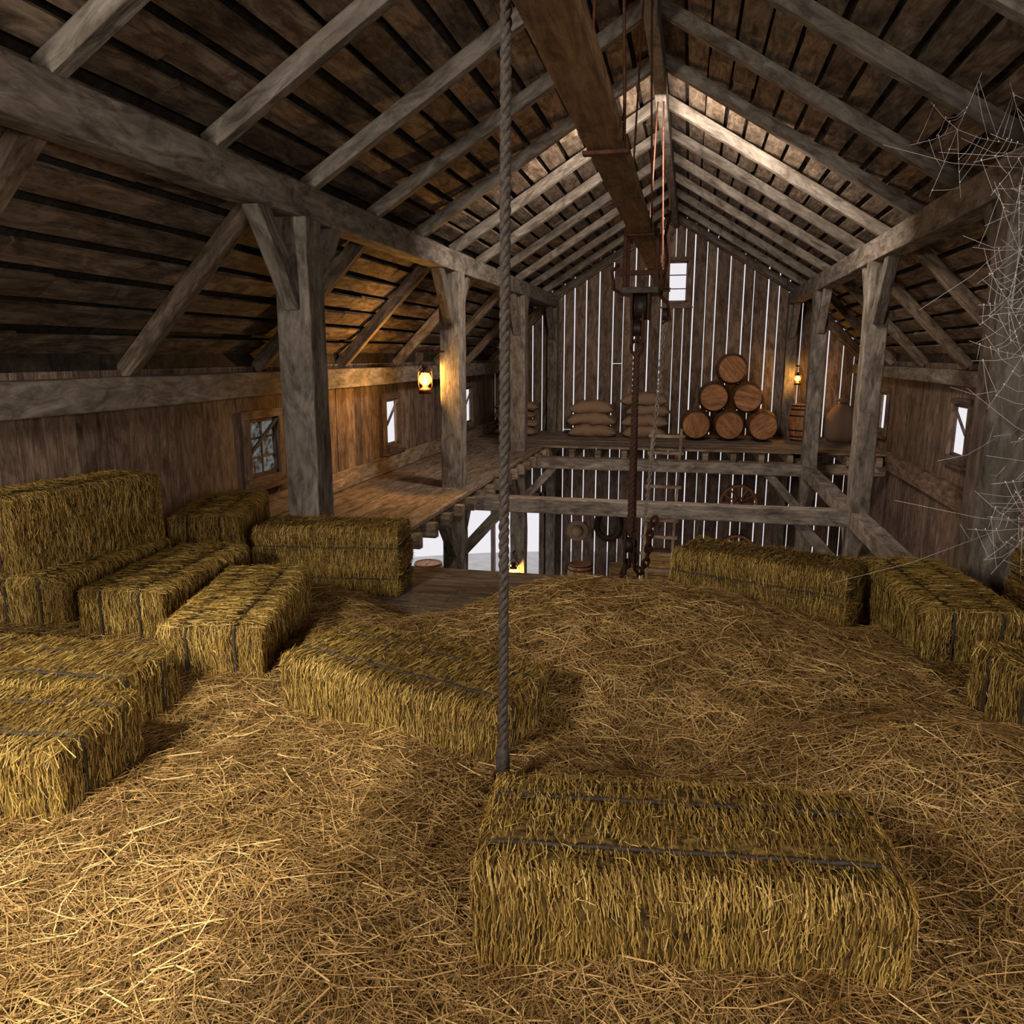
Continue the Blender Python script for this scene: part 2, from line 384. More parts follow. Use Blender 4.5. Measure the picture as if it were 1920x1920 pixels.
# ---------------------------------------------------------------- floors
f=B()
def planksX(x0,x1,y0,y1,w=.24):
    y=y0
    while y<y1-.05:
        ww=w*random.uniform(.85,1.15); z=LF-.02+random.uniform(-.005,.005)
        f.beam((x0,y+ww/2,z),(x1+random.uniform(-.02,.02),y+ww/2,z),ww-.012,.04,'floor',segs=4,jit=.002); y+=ww
def planksY(x0,x1,y0,y1,w=.24):
    x=x0
    while x<x1-.05:
        ww=min(w*random.uniform(.85,1.15),x1-x); z=LF-.02+random.uniform(-.006,.006)
        f.beam((x+ww/2,y0+random.uniform(-.05,.05),z),(x+ww/2,y1,z),ww-.012,.04,'floor',segs=6,jit=.002); x+=ww
planksX(XL+.02,XR-.02,Y0+.02,5.98)
planksY(XL+.02,-2.72,6.0,14.85)
planksX(XL+.02,XR-.02,14.88,YB-.02)
y=6.3
while y<14.8:
    f.beam((XL+.05,y,LF-.13),(-2.62,y,LF-.13),.11,.16,'floor',segs=2,jit=.004); y+=.52
x=XL+.3
while x<XR-.1:
    f.beam((x,14.72,LF-.13),(x,YB-.05,LF-.13),.1,.16,'floor',segs=2,jit=.004); x+=.5
for y in (.5,1.5,2.5,3.5,4.5): f.beam((XL+.05,y,LF-.13),(XR-.05,y,LF-.13),.12,.18,'floor')
f.beam((XL+.1,14.95,LF-.3),(XR-.1,14.95,LF-.3),.16,.18,'floor',segs=6,jit=.004)
f.beam((XL+.1,5.9,LF-.12),(XR-.1,5.9,LF-.12),.12,.18,'floor',segs=6,jit=.004)
f.obj('floor')
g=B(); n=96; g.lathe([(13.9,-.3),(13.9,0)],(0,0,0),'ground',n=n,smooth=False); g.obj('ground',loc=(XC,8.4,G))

# ---------------------------------------------------------------- hay bales
HL,HW,HH=.55,.255,.235
def fbm(p,s,o=0): return noise.noise(Vector((p[0]*s+o,p[1]*s+o*1.7,p[2]*s)))
def balemesh(seed):
    hl,hw,hh=HL,HW,HH; r=.04
    parts=[];V=[];Q=[];
    def shape(p):
        p=np.array(p,float); inner=np.clip(p,[-hl+r,-hw+r,-hh+r],[hl-r,hw-r,hh-r]); d=p-inner; n=np.linalg.norm(d)
        nn=d/n if n>1e-6 else np.array([0,0,1.]); q=inner+nn*r
        disp=.012*fbm(q,5,seed*9.1)+.007*fbm(q,20,seed)
        for yt in (-.115,.115): disp-=.028*math.exp(-((q[1]-yt)/.02)**2)*(1 if abs(nn[1])<.8 else 0)
        disp+=.009*math.cos(q[1]/hw*math.pi*1.0)
        return q+nn*disp,nn
    faces=[(0,1),(0,-1),(1,1),(1,-1),(2,1),(2,-1)]; h=[hl,hw,hh]
    for ax,sg in faces:
        u,v=[a for a in (0,1,2) if a!=ax]; nu=int(h[u]*2/.022);nv=int(h[v]*2/.022); base=len(V)
        for i in range(nu+1):
            for j in range(nv+1):
                p=[0,0,0];p[ax]=sg*h[ax];p[u]=-h[u]+2*h[u]*i/nu;p[v]=-h[v]+2*h[v]*j/nv
                V.append(shape(p)[0])
        for i in range(nu):
            for j in range(nv):
                a=base+i*(nv+1)+j; qd=[a,a+nv+1,a+nv+2,a+1]
                fl=(sg>0)!=(ax==1); Q.append(qd if fl else qd[::-1])
    V=np.array(V);Q=np.array(Q); parts.append((V,Q,0,np.full(len(V),.5),True))
    P=[];D=[];NN=[];LL=[]
    n=17000; ar=np.array([hw*hh,hw*hh,hl*hh,hl*hh,hl*hw,hl*hw]); cnt=(ar/ar.sum()*n).astype(int)
    for (ax,sg),c_ in zip(faces,cnt):
        u,v=[a for a in (0,1,2) if a!=ax]
        for _ in range(c_):
            p=[0,0,0];p[ax]=sg*h[ax];p[u]=random.uniform(-h[u],h[u]);p[v]=random.uniform(-h[v],h[v])
            q,nn=shape(p)
            fib=np.array([0,0,1.]) if ax in (0,1) else np.array([0,1.,0])
            dr=.22*fbm(q,4,seed+5); fib=fib+np.array([dr,0,0]) if ax!=0 else fib+np.array([0,dr,0])
            j=.10 if ax in(0,1) else .12
            l=random.uniform(.03,.085)
            if random.random()<.12: j=.7; l*=.7
            dd=fib+np.array([random.gauss(0,j) for _ in range(3)]); dd-=nn*dd.dot(nn); dd/=np.linalg.norm(dd)+1e-9
            P.append(q);D.append(dd);NN.append(nn);LL.append(l)
    P=np.array(P);D=np.array(D);NN=np.array(NN);m=len(P)
    L=np.array(LL);W=rng.uniform(.0014,.0032,m);lift=rng.uniform(.001,.007,m)
    v,q=strands(P+NN*rng.uniform(0,.008,m)[:,None],D,NN,L,W,lift); rr=np.clip(rng.normal(.48,.28,m),0,1); parts.append((v,q,1,np.repeat(rr,6),False))
    K=260
    k=rng.integers(0,m,K); Dr=rng.normal(0,1,(K,3)); Dr=Dr+NN[k]*1.2; Dr/=np.linalg.norm(Dr,axis=1)[:,None]
    Nr=np.cross(Dr,rng.normal(0,1,(K,3))); Nr/=np.linalg.norm(Nr,axis=1)[:,None]
    v,q=strands(P[k]+Dr*.01,Dr,Nr,rng.uniform(.02,.05,K),rng.uniform(.0012,.0025,K),rng.uniform(0,.004,K)); parts.append((v,q,1,np.repeat(rng.uniform(.4,1,K),6),False))
    for yt in (-.115,.115):
        a,bb_=hl-.012,hh-.012; rr_=.04
        loop=[]
        for (cx,cz,a0) in [(a-rr_,bb_-rr_,0),(-a+rr_,bb_-rr_,90),(-a+rr_,-bb_+rr_,180),(a-rr_,-bb_+rr_,270)]:
            for t_ in range(0,91,15):
                an=math.radians(a0+t_); loop.append((cx+rr_*math.cos(an),cz+rr_*math.sin(an)))
        pts=[]
        for i in range(len(loop)):
            x0,z0=loop[i];x1,z1=loop[(i+1)%len(loop)]; k=max(1,int(math.hypot(x1-x0,z1-z0)/.03))
            for j in range(k): pts.append((x0+(x1-x0)*j/k,yt+random.uniform(-.002,.002),z0+(z1-z0)*j/k))
        tv=[Vector(p) for p in pts]
        ns=6;vs=[];m_=len(tv)
        for i,p in enumerate(tv):
            t_=(tv[(i+1)%m_]-tv[i-1]).normalized(); x=Vector((0,1,0)); y=t_.cross(x)
            out=y if y.dot(Vector((p.x/hl,0,p.z/hh)))>0 else -y
            for q_ in range(ns):
                an=2*math.pi*q_/ns; vs.append(p+out*.007+(x*math.cos(an)+y*math.sin(an))*(.0055+.0015*(i%2)))
        qs=[[i*ns+j,i*ns+(j+1)%ns,((i+1)%m_)*ns+(j+1)%ns,((i+1)%m_)*ns+j] for i in range(m_) for j in range(ns)]
        parts.append((np.array([tuple(v_) for v_ in vs]),np.array(qs),2,np.full(len(vs),.5),True))
    me=fastmesh('hay_bale_mesh',parts)
    for k in ('bale_body','straw_bale','twine'): me.materials.append(M[k])
    return me
BM=[balemesh(s) for s in (1,2,3)]
def bale(x,y,ztop,yaw,var=0,side=False,sc=(1,1,1),tilt=(0,0)):
    o=bpy.data.objects.new('hay_bale',BM[var]); col.objects.link(o)
    hv=(HW if side else HH)*sc[2]
    o.location=(x,y,ztop-hv+E); o.rotation_euler=(math.radians(90 if side else 0)+math.radians(tilt[0]),math.radians(tilt[1]),math.radians(yaw)); o.scale=sc if not side else (sc[0],sc[2],sc[1])
    return o
bale(-1.13,3.02,-1.31,-14.5,0,tilt=(1,2))
bale(-2.33,3.63,-1.27,105,1)
bale(-3.08,4.05,-1.27,96,2)
bale(-3.76,4.12,-1.27,93,0)
bale(-3.9,4.16,-.81,80,1,tilt=(-1,0))
bale(-3.74,5.62,-1.2,108,2,sc=(1,1.05,1.1))
bale(-2.58,5.28,-1.24,8,0,side=True)
bale(.52,5.02,-1.24,-22,1,side=True)
bale(1.42,4.68,-1.27,-84,2)
bale(2.62,5.2,-1.22,3,0,side=True)
bale(1.86,3.5,-1.24,14,1)
bale(.03,2.0,-1.29,6.6,2)
bale(-2.74,2.62,-1.29,3,0)
bale(-2.5,2.05,-1.25,9,1)

# ---------------------------------------------------------------- hay bedding
def sst(a,b,x): t=np.clip((x-a)/(b-a),0,1); return t*t*(3-2*t)
def hz(x,y):
    e=1-sst(4.35,5.25,y+0.15*np.sin(x*3.1)+.18*np.exp(-((x+1.7)/.5)**2)*1.5)
    h=.22*e
    h+=.26*np.exp(-(np.abs((x+.22)/.92)**2.6+np.abs((y-4.15)/.78)**2.4))
    h+=.25*np.exp(-(((x-.98)/.58)**2+((y-2.8)/.38)**2))
    h+=.08*np.exp(-(((x+1.6)/.7)**2+((y-1.9)/.5)**2))
    h-=.16*np.exp(-(((x-.02)/.40)**2+((y-2.98)/.27)**2))
    h+=.02*np.sin(x*5+np.sin(y*4))*np.sin(y*4.3+1)*e
    h+=.013*np.sin(9*x+2.5*np.sin(5*y))*np.sin(8.3*y+2*np.sin(6*x)+1)*e
    h+=.006*np.sin(21*x+2.5*np.sin(13*y))*np.sin(19*y+2*np.sin(16*x)+1)*e
    return LF-.02+h
xs=np.arange(XL+.05,XR-.05,.035);ys=np.arange(-1.2,5.7,.035)
X,Y=np.meshgrid(xs,ys,indexing='ij');Z=hz(X,Y)+rng.normal(0,.004,X.shape)
V=np.stack([X,Y,Z],-1).reshape(-1,3); ny=len(ys)
ii,jj=np.meshgrid(np.arange(len(xs)-1),np.arange(ny-1),indexing='ij'); a=(ii*ny+jj).ravel()
Q=np.stack([a,a+ny,a+ny+1,a+1],1)
parts=[(V,Q,0,np.full(len(V),.5),True)]
def scatter(n,x0,x1,y0,y1,l0,l1,w0,w1,tilt,rm=.5):
    x=rng.uniform(x0,x1,n);y=rng.uniform(y0,y1,n);z=hz(x,y)
    e=.01;nx=-(hz(x+e,y)-z)/e;nyy=-(hz(x,y+e)-z)/e;Nn=np.stack([nx,nyy,np.ones(n)],1);Nn/=np.linalg.norm(Nn,axis=1)[:,None]
    th=rng.uniform(0,2*np.pi,n); D=np.stack([np.cos(th),np.sin(th),rng.normal(0,tilt,n)],1)
    D-=Nn*(D*Nn).sum(1)[:,None]*.75; D/=np.linalg.norm(D,axis=1)[:,None]
    Nn=Nn-D*(D*Nn).sum(1)[:,None]; Nn/=np.linalg.norm(Nn,axis=1)[:,None]
    P=np.stack([x,y,z+rng.uniform(.002,.026,n)],1)
    keep=(z>LF+.015)|(rng.random(n)<.06)
    P,D,Nn=P[keep],D[keep],Nn[keep];n=len(P)
    v,q=strands(P,D,Nn,rng.uniform(l0,l1,n),rng.uniform(w0,w1,n),rng.uniform(.0,.014,n))
    parts.append((v,q,1,np.repeat(np.clip(rng.normal(rm,.29,n),0,1),6),False))
scatter(80000,-2.9,2.4,.8,3.2,.05,.16,.0012,.003,.2,.46)
scatter(66000,-2.6,2.9,3.2,5.4,.05,.15,.0014,.0034,.18,.46)
scatter(14000,-4.3,-2.4,2.2,5.4,.06,.15,.0015,.0035,.18)
scatter(7500,-2.6,2.6,1.0,5.2,.12,.24,.0024,.0046,.34,.78)
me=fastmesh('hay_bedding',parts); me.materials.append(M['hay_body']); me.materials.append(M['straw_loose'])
o=bpy.data.objects.new('loose_hay',me); col.objects.link(o); o.location=(0,0,E)

# ---------------------------------------------------------------- barrels
def barrel(x,y,z,axis='Z',R=.32,H=.86,spin=0):
    b=B(); ns=22; K=8; re=.84
    prof=lambda t: R*(re+(1-re)*(1-(2*t-1)**2))
    for s_ in range(ns):
        a0=2*math.pi*s_/ns+.012;a1=2*math.pi*(s_+1)/ns-.012; vs=[];fs=[];uv=[]
        for k in range(K+1):
            t_=k/K; rr=prof(t_); h=H*t_
            for a in (a0,(a0+a1)/2,a1): vs.append((rr*math.cos(a),rr*math.sin(a),h))
        for k in range(K):
            for j in (0,1):
                i=k*3+j; fs.append([i,i+1,i+4,i+3]); uv.append([(H*k/K,j*.04),(H*k/K,j*.04+.04),(H*(k+1)/K,j*.04+.04),(H*(k+1)/K,j*.04)])
        b.add(vs,fs,'barrel',uv,None,False)
    b.lathe([(R*re-.012,.0),(R*re+.0,0),(R-.012,H/2),(R*re,H),(R*re-.014,H),(R*re-.018,H-.03),(.01,H-.03)],(0,0,0),'barrel',32,rnd=.1,cap=False)
    b.lathe([(R*re-.012,0),(R*re-.018,.03),(.01,.03)],(0,0,0),'barrel',32,rnd=.1,cap=False)
    rh=R*re-.018
    for zz,sg in ((H-.024,1),(.024,-1)):
        nb=7
        for k in range(nb):
            x0=-rh+2*rh*k/nb+.002;x1=-rh+2*rh*(k+1)/nb-.002; top=[];bot=[]
            for j in range(5):
                xx=x0+(x1-x0)*j/4; yy=math.sqrt(max(0,rh*rh-xx*xx)); top.append((xx,yy,zz)); bot.append((xx,-yy,zz))
            vs=bot+top[::-1]; fs=[list(range(10))]
            if sg<0: fs=[list(range(10))[::-1]]
            uv=[[(vs[j][1],vs[j][0]) for j in fs[0]]]; b.add(vs,fs,'barrel',uv)
    for t_ in (.03,.13,.3,.7,.87,.97):
        w=.03; r0=prof(max(0,t_-w/2/H))+.003;r1=prof(min(1,t_+w/2/H))+.003
        b.lathe([(r0-.01,H*t_-w/2),(r0+.002,H*t_-w/2),(r1+.002,H*t_+w/2),(r1-.01,H*t_+w/2)],(0,0,0),'iron',32,cap=False)
    if axis=='Z': return b.obj('wooden_barrel',loc=(x,y,z),rot=(0,0,spin))
    m=Matrix.Rotation(math.radians(90),4,'X')@Matrix.Rotation(spin,4,'Z')
    o=b.obj('wooden_barrel',loc=(x,y+H/2,z)); o.rotation_euler=m.to_euler(); return o
by=16.75; r_=.325; z0=LF+r_+.01; dz=math.sqrt((2*r_)**2-(.33)**2)+.005
for i,xx in enumerate((.17,.83,1.49)): barrel(xx,by,z0,'Y',spin=random.uniform(0,3))
for xx in (.5,1.16): barrel(xx,by,z0+dz,'Y',spin=random.uniform(0,3))
barrel(.83,by,z0+2*dz,'Y',spin=.7)
barrel(2.33,16.9,LF+.01,'Z',R=.29,H=.74)
barrel(-2.3,17.35,G,'Z',R=.31,H=.93)
barrel(-5.8,16.7,G,'Z',R=.38,H=.92)
# ---------------------------------------------------------------- sacks
def pillow(b,c,sx,sy,sz,seed,yaw=0):
    nu,nv=28,16; vs=[]
    for i in range(nu+1):
        u=-1+2*i/nu
        for j in range(nv):
            a=2*math.pi*j/nv
            prof=(1-abs(u)**2.4)**.5 if abs(u)<1 else 0
            wy=sy*(.72+.28*math.sqrt(max(0,1-u**4)))
            ca,sa=math.cos(a),math.sin(a)
            yy=wy*math.copysign(abs(ca)**.8,ca); zz=sz*max(prof,.08)*math.copysign(abs(sa)**.9,sa)
            x=u*sx
            d=.035*fbm((x*1.,yy,zz),6,seed)+.02*fbm((x,yy,zz),16,seed)
            zz+=d*(.4+prof); x+=d*.5; zz+=-.4*sz*(u*u)
            vs.append((c[0]+x*math.cos(yaw)-yy*math.sin(yaw),c[1]+x*math.sin(yaw)+yy*math.cos(yaw),c[2]+zz))
    fs=[[i*nv+j,(i+1)*nv+j,(i+1)*nv+(j+1)%nv,i*nv+(j+1)%nv] for i in range(nu) for j in range(nv)]
    fs.append(list(range(nv))); fs.append([nu*nv+j for j in range(nv)][::-1])
    b.add(vs,fs,'sack',None,None,True)
def sackstack(x,y,n,w,h):
    b=B(); s=h/n
    for k in range(n): pillow(b,(random.uniform(-.05,.05),random.uniform(-.03,.03),s*(k+.5)+.03),w/2*random.uniform(.9,1.04),.27,s*.62,random.random()*50,random.uniform(-.08,.08))
    b.obj('burlap_sack_stack',loc=(x,y,LF))
sackstack(-3.68,16.8,4,.95,.72); sackstack(-2.02,16.8,3,1.06,.74); sackstack(-.88,16.85,4,.98,.92)
b=B(); prof=[(.02,0),(.24,.01),(.31,.12),(.33,.32),(.29,.52),(.2,.68),(.1,.76),(.07,.79),(.1,.84),(.13,.88),(.02,.86)]
n=28;vs=[]
for k,(rr,h) in enumerate(prof):
    for i in range(n):
        a=2*math.pi*i/n; q=rr*(1+.07*math.cos(7*a+k*.2)*(h/.9)+.1*noise.noise(Vector((math.cos(a)*2,math.sin(a)*2,h*4)))); vs.append((q*math.cos(a),q*math.sin(a)*.85,h))
fs=[[j*n+i,j*n+(i+1)%n,(j+1)*n+(i+1)%n,(j+1)*n+i] for j in range(len(prof)-1) for i in range(n)]
b.add(vs,fs,'sack',None,None,True); b.lathe([(.075,.77),(.085,.785),(.075,.8)],(0,0,0),'rope2',16); b.obj('tied_grain_sack',loc=(3.05,16.85,LF))
# ---------------------------------------------------------------- wagon wheels, hat, collar
def wheel(x,z,R=.42):
    b=B(); n=40
    b.lathe([(R-.06,-.03),(R,-.03),(R,.03),(R-.06,.03),(R-.06,-.03)],(0,0,0),'barrel',n,axis='Y',smooth=False,cap=False)
    b.lathe([(R,-.028),(R+.008,-.028),(R+.008,.028),(R,.028)],(0,0,0),'iron',n,axis='Y',cap=False)
    b.lathe([(.0,-.1),(.05,-.1),(.075,-.05),(.08,.04),(.06,.06),(0,.06)],(0,0,0),'barrel',20,axis='Y')
    b.lathe([(.06,-.07),(.068,-.07),(.075,-.05)],(0,0,0),'iron',20,axis='Y',cap=False)
    for k in range(12):
        a=2*math.pi*k/12; d=(math.cos(a),math.sin(a)); b.beam((d[0]*.06,0,d[1]*.06),(d[0]*(R-.05),0,d[1]*(R-.05)),.03,.035,'barrel',up=(0,1,0),segs=2)
    b.obj('wagon_wheel',loc=(x,YB-.07,z))
wheel(1.19,-3.27,.42); wheel(1.22,-4.42,.42)
b=B(); b.lathe([(.0,-.15),(.09,-.15),(.12,-.12),(.13,-.02),(.17,-.0),(.25,-.015),(.255,-.005),(.17,.012),(.1,.01)],(0,0,0),'strawhat',36,axis='Y',cap=False)
b.lathe([(.131,-.05),(.135,-.045),(.135,-.02),(.131,-.015)],(0,0,0),'leather',36,axis='Y',cap=False); b.obj('straw_hat',loc=(-2.44,YB-.03,-4.1))
b=B()
def egg(s_,R,Hh): 
    a=2*math.pi*s_; return (R*math.sin(a)*(1-.18*math.cos(a)),0,Hh*math.cos(a))
b.tube([egg(i/40,.27,.38) for i in range(40)],.075,'leather',12,True)
b.tube([(p[0]*1.08,-.07,p[2]*1.12) for p in [egg(i/40,.27,.38) for i in range(40)]],.02,'rust',8,True)
for sg in (-1,1): b.tube([(sg*.05,-.06,.4),(sg*.09,-.06,.5),(sg*.13,-.06,.54)],.02,'iron',8); b.tube([(sg*.3,-.08,-.05),(sg*.36,-.1,-.2),(sg*.34,-.1,-.36)],.014,'iron',6)
b.obj('horse_collar',loc=(-1.7,YB-.1,-3.85))
def crate(x,y,w,dp,h):
    b=B(); n=max(3,int(h/.16))
    for k in range(n):
        z=h*(k+.5)/n
        for yy in (-dp/2,dp/2): b.beam((-w/2,yy,z),(w/2,yy,z),.02,h/n-.012,'crate')
        for xx in (-w/2,w/2): b.beam((xx,-dp/2,z),(xx,dp/2,z),.02,h/n-.012,'crate')
    for xx in (-w/2+.03,w/2-.03):
        for yy in (-dp/2-.018,dp/2+.018): b.beam((xx,yy,0),(xx,yy,h),.06,.02,'crate',up=(0,1,0))
    nn=max(3,int(dp/.14))
    for zz in (.012,h+.0):
        for k in range(nn): b.beam((-w/2-.02,-dp/2+dp*(k+.5)/nn,zz),(w/2+.02,-dp/2+dp*(k+.5)/nn,zz),dp/nn-.01,.02,'crate')
    b.obj('wooden_crate',loc=(x,y,G+.0),bevel=.003)
crate(-1.28,17.2,.6,.5,.98); crate(-.42,17.25,.72,.5,1.36)
b=B(); t0=Vector((-.36,14.66,-1.35));t1=Vector((-.5,13.75,G+.01)); d=(t1-t0)
for sg in (-.26,.26): b.beam(t0+Vector((sg,0,0)),t1+Vector((sg,0,0)),.05,.07,'floor',up=(0,1,0),segs=6,jit=.003,rnd=1)
for k in range(14):
    p=t0+d*(.03+k/14.2); b.beam(p+Vector((-.33,-.04,0)),p+Vector((.33,-.04,0)),.03,.06,'floor',rnd=1)
b.obj('wooden_ladder',bevel=.005)
# ---------------------------------------------------------------- near rope: three strands laid round each other
def laid(b,p0,p1,r,k,pitch):
    p0=Vector(p0);p1=Vector(p1);d=(p1-p0);L=d.length;d.normalize();x=d.cross(Vector((0,1,0))).normalized();y=d.cross(x);n=int(L/pitch*12)
    for s_ in range(3):
        b.tube([p0+d*(L*i/n)+(x*math.cos(i/12*6.2832+s_*2.0944)+y*math.sin(i/12*6.2832+s_*2.0944))*r*.52 for i in range(n+1)],r*.54,k,8)
b=B()
laid(b,(-.572,2.5,2.84),(-.60,2.5,-1.47),.018,'rope',.1)
b.lathe([(.019,-.05),(.025,-.04),(.027,0),(.023,.04),(.019,.05)],(-.6,2.5,-1.44),'rope',14)
for k in range(10):
    a=k*.63; b.tube([(-.6,2.5,-1.47),(-.6+.015*math.cos(a),2.5+.015*math.sin(a),-1.5),(-.6+.03*math.cos(a),2.5+.03*math.sin(a),-1.54)],.003,'rope',4)
b.tube([(-.6+.03*math.cos(a/12*6.283),2.49,-1.50+.03*math.sin(a/12*6.283)) for a in range(12)],.006,'rust',6,True)
b.obj('hanging_rope')
# ---------------------------------------------------------------- hay carrier on its track
b=B(); TX=XC
b.beam((TX,Y0+.05,1.04),(TX,12.4,1.04),.11,.15,'track',segs=20,jit=.003)
b.beam((TX,Y0+.05,.95),(TX,12.45,.95),.17,.025,'track',segs=20,jit=.002,rnd=.3)
y=1.3
while y<12.4:
    for sg in (-1,1):
        b.tube([(TX+sg*.085,y,.93),(TX+sg*.08,y,1.2),(TX+sg*.05,y,2.0),(TX+sg*.03,y,ZR-.26)],.009,'rust',6)
    b.beam((TX-.11,y,.93),(TX+.11,y,.93),.05,.02,'rust'); y+=2.6
b.obj('hay_carrier_track',bevel=.004)
b=B(); cy=6.85
for dy in (-.16,.16):
    for sg in (-1,1):
        b.lathe([(.0,-.012),(.055,-.012),(.055,.012),(0,.012)],(TX+sg*.11,cy+dy,.99),'rust',18,axis='X')
        b.beam((TX+sg*.13,cy+dy,1.0),(TX+sg*.13,cy+dy,.5),.03,.045,'rust',up=(0,1,0))
b.beam((TX,cy-.22,.52),(TX,cy+.22,.52),.3,.05,'iron')
b.beam((TX-.19,cy-.16,.66),(TX+.19,cy-.16,.66),.03,.04,'rust')
for sg in (-1,1): b.beam((TX+sg*.07,cy-.14,.42),(TX+sg*.07,cy+.14,.42),.02,.26,'rust')
b.lathe([(0,-.05),(.12,-.05),(.1,-.02),(.1,.02),(.12,.05),(0,.05)],(TX,cy,.4),'iron',24,axis='X')
b.lathe([(0,-.03),(.07,-.03),(.06,0),(.07,.03),(0,.03)],(TX-.02,cy-.05,.22),'iron',20,axis='X')
for sg in (-1,1): b.beam((TX-.02+sg*.045,cy-.05,.34),(TX-.02+sg*.045,cy-.05,.1),.02,.1,'rust',up=(0,1,0))
b.tube([(TX-.02+.05*math.cos(a/16*6.283),cy-.05,.06+.06*math.sin(a/16*6.283)) for a in range(16)],.015,'rust',8,True)
b.tube([(TX+.15,cy+.1,.5),(TX+.22,cy+.1,.42),(TX+.24,cy+.1,.3),(TX+.18,cy+.1,.26)],.015,'rust',8)
b.tube([(TX-.15,cy+.1,.5),(TX-.24,cy+.1,.55),(TX-.26,cy+.1,.7),(TX-.2,cy+.1,.76)],.015,'rust',8)
b.tube([(TX+.16,cy+.12,.5),(TX+.2,cy+.14,.8),(TX+.17,cy+.3,1.0),(TX+.2,cy+.6,1.25),(TX+.16,cy+.8,1.3)],.014,'rust',8)
b.lathe([(0,-.02),(.06,-.02),(.05,0),(.06,.02),(0,.02)],(TX+.2,cy+.1,.34),'iron',18,axis='X')
b.obj('hay_carrier_trolley',bevel=.003)
b=B(); laid(b,(TX-.02,cy-.05,.02),(TX-.03,cy-.05,-1.58),.028,'rope2',.14)
laid(b,(TX-.02,cy+.03,.3),(TX+.01,cy+.0,-1.55),.012,'rope2',.08)
z=-1.7
for sg in (-1,1): b.beam((TX-.03+sg*.04,cy-.05,z+.16),(TX-.03+sg*.04,cy-.05,z-.12),.02,.11,'rust',up=(0,1,0))
b.lathe([(0,-.03),(.08,-.03),(.065,0),(.08,.03),(0,.03)],(TX-.03,cy-.05,z+.03),'iron',20,axis='X')
b.tube([(TX-.03+x_,cy-.05,z+z_) for x_,z_ in [(0,-.1),(.0,-.17),(-.05,-.2),(-.07,-.26),(-.03,-.32),(.03,-.32),(.06,-.27)]],.02,'rust',8)
b.tube([(TX-.06,cy-.05,z-.1),(TX-.08,cy-.05,z-.42)],.02,'iron',8)
b.obj('hoist_rope')
def chain(name,pts,size=.05,wire=.007,k='iron'):
    b=B(); P=[Vector(p) for p in pts]; 
    seg=[(P[i+1]-P[i]).length for i in range(len(P)-1)]; tot=sum(seg); n=int(tot/(size*.72)); 
    for i in range(n):
        s_=tot*(i+.5)/n; j=0
        while s_>seg[j] and j<len(seg)-1: s_-=seg[j]; j+=1
        c_=P[j].lerp(P[j+1],s_/seg[j]); t_=(P[j+1]-P[j]).normalized()
        a=Vector((0,1,0)) if i%2 else Vector((1,0,0)); x=(a-t_*a.dot(t_)).normalized()
        ring=[c_+t_*(size/2*math.cos(q/12*6.283))+x*(size*.3*math.sin(q/12*6.283)) for q in range(12)]
        b.tube(ring,wire,k,6,True)
    b.obj(name)
M['chain']=plain('steel_chain',(.24,.21,.19),.5,.3)
chain('hoist_chain',[(TX+.2,cy+.1,.29),(TX+.15,cy+.05,-.7),(TX+.09,cy,-1.5)],.045,.0065,'chain')
chain('hook_chain',[(TX+.0,cy-.05,-1.62),(TX+.02,cy-.06,-1.86),(TX+.08,cy-.06,-1.92),(TX+.13,cy-.05,-1.8),(TX+.15,cy-.05,-1.52),(TX+.19,cy,-1.42)],.085,.014,'rust')
# ---------------------------------------------------------------- lanterns
def lantern(x,y,z,power,s=1.):
    b=B()
    b.lathe([(.0,0),(.075,0),(.08,.015),(.078,.05),(.05,.065),(.035,.08),(.035,.1)],(0,0,0),'rust',24)
    b.lathe([(.035,.1),(.062,.13),(.07,.165),(.06,.205),(.038,.235)],(0,0,0),'lampglass',24,cap=False)
    b.lathe([(.04,.235),(.055,.24),(.05,.262),(.032,.27),(.03,.295),(.045,.3),(.03,.325),(.0,.33)],(0,0,0),'rust',24)
    for sg in (-1,1):
        b.tube([(sg*.072,0,.04),(sg*.085,0,.1),(sg*.085,0,.24),(sg*.05,0,.29)],.006,'rust',8)
    for a in (0.5,1.57,2.64,3.64,4.71,5.78): b.tube([(.06*math.cos(a),.06*math.sin(a),.1),(.076*math.cos(a),.076*math.sin(a),.165),(.05*math.cos(a),.05*math.sin(a),.24)],.0018,'rust',5)
    b.tube([(.085*math.cos(a),0,.25+.14*math.sin(a)) for a in [math.pi*i/14 for i in range(15)]],.004,'rust',6)
    b.tube([(0,0,.39),(0,0,.47)],.004,'rust',6)
    b.lathe([(.002,.105),(.015,.12),(.02,.14),(.012,.175),(.001,.2)],(0,0,0),'flame',12)
    o=b.obj('oil_lantern',loc=(x,y,z)); o.scale=(s,s,s)
    l=bpy.data.lights.new('lantern_light','POINT'); l.energy=power; l.color=(1,.47,.09); l.shadow_soft_size=.03
    lo=bpy.data.objects.new('lantern_light',l); col.objects.link(lo); lo.parent=o; lo.location=(.0,-.03,.17)
    return o
lantern(-3.36,9.72,-.5,185,1.12)
b=B(); b.beam((-3.1,9.72,.04),(-3.44,9.72,.04),.03,.03,'rust'); b.obj('lantern_bracket')
lantern(-3.1,13.82,-4.3,150,1.35)
b=B(); b.beam((-3.1,13.95,-3.66),(-3.1,13.78,-3.66),.03,.03,'rust'); b.obj('lantern_bracket')
lantern(2.2,17.3,-.62,60,.8)
b=B(); b.beam((2.2,17.8,-.23),(2.2,17.26,-.23),.03,.03,'rust'); b.obj('lantern_bracket')
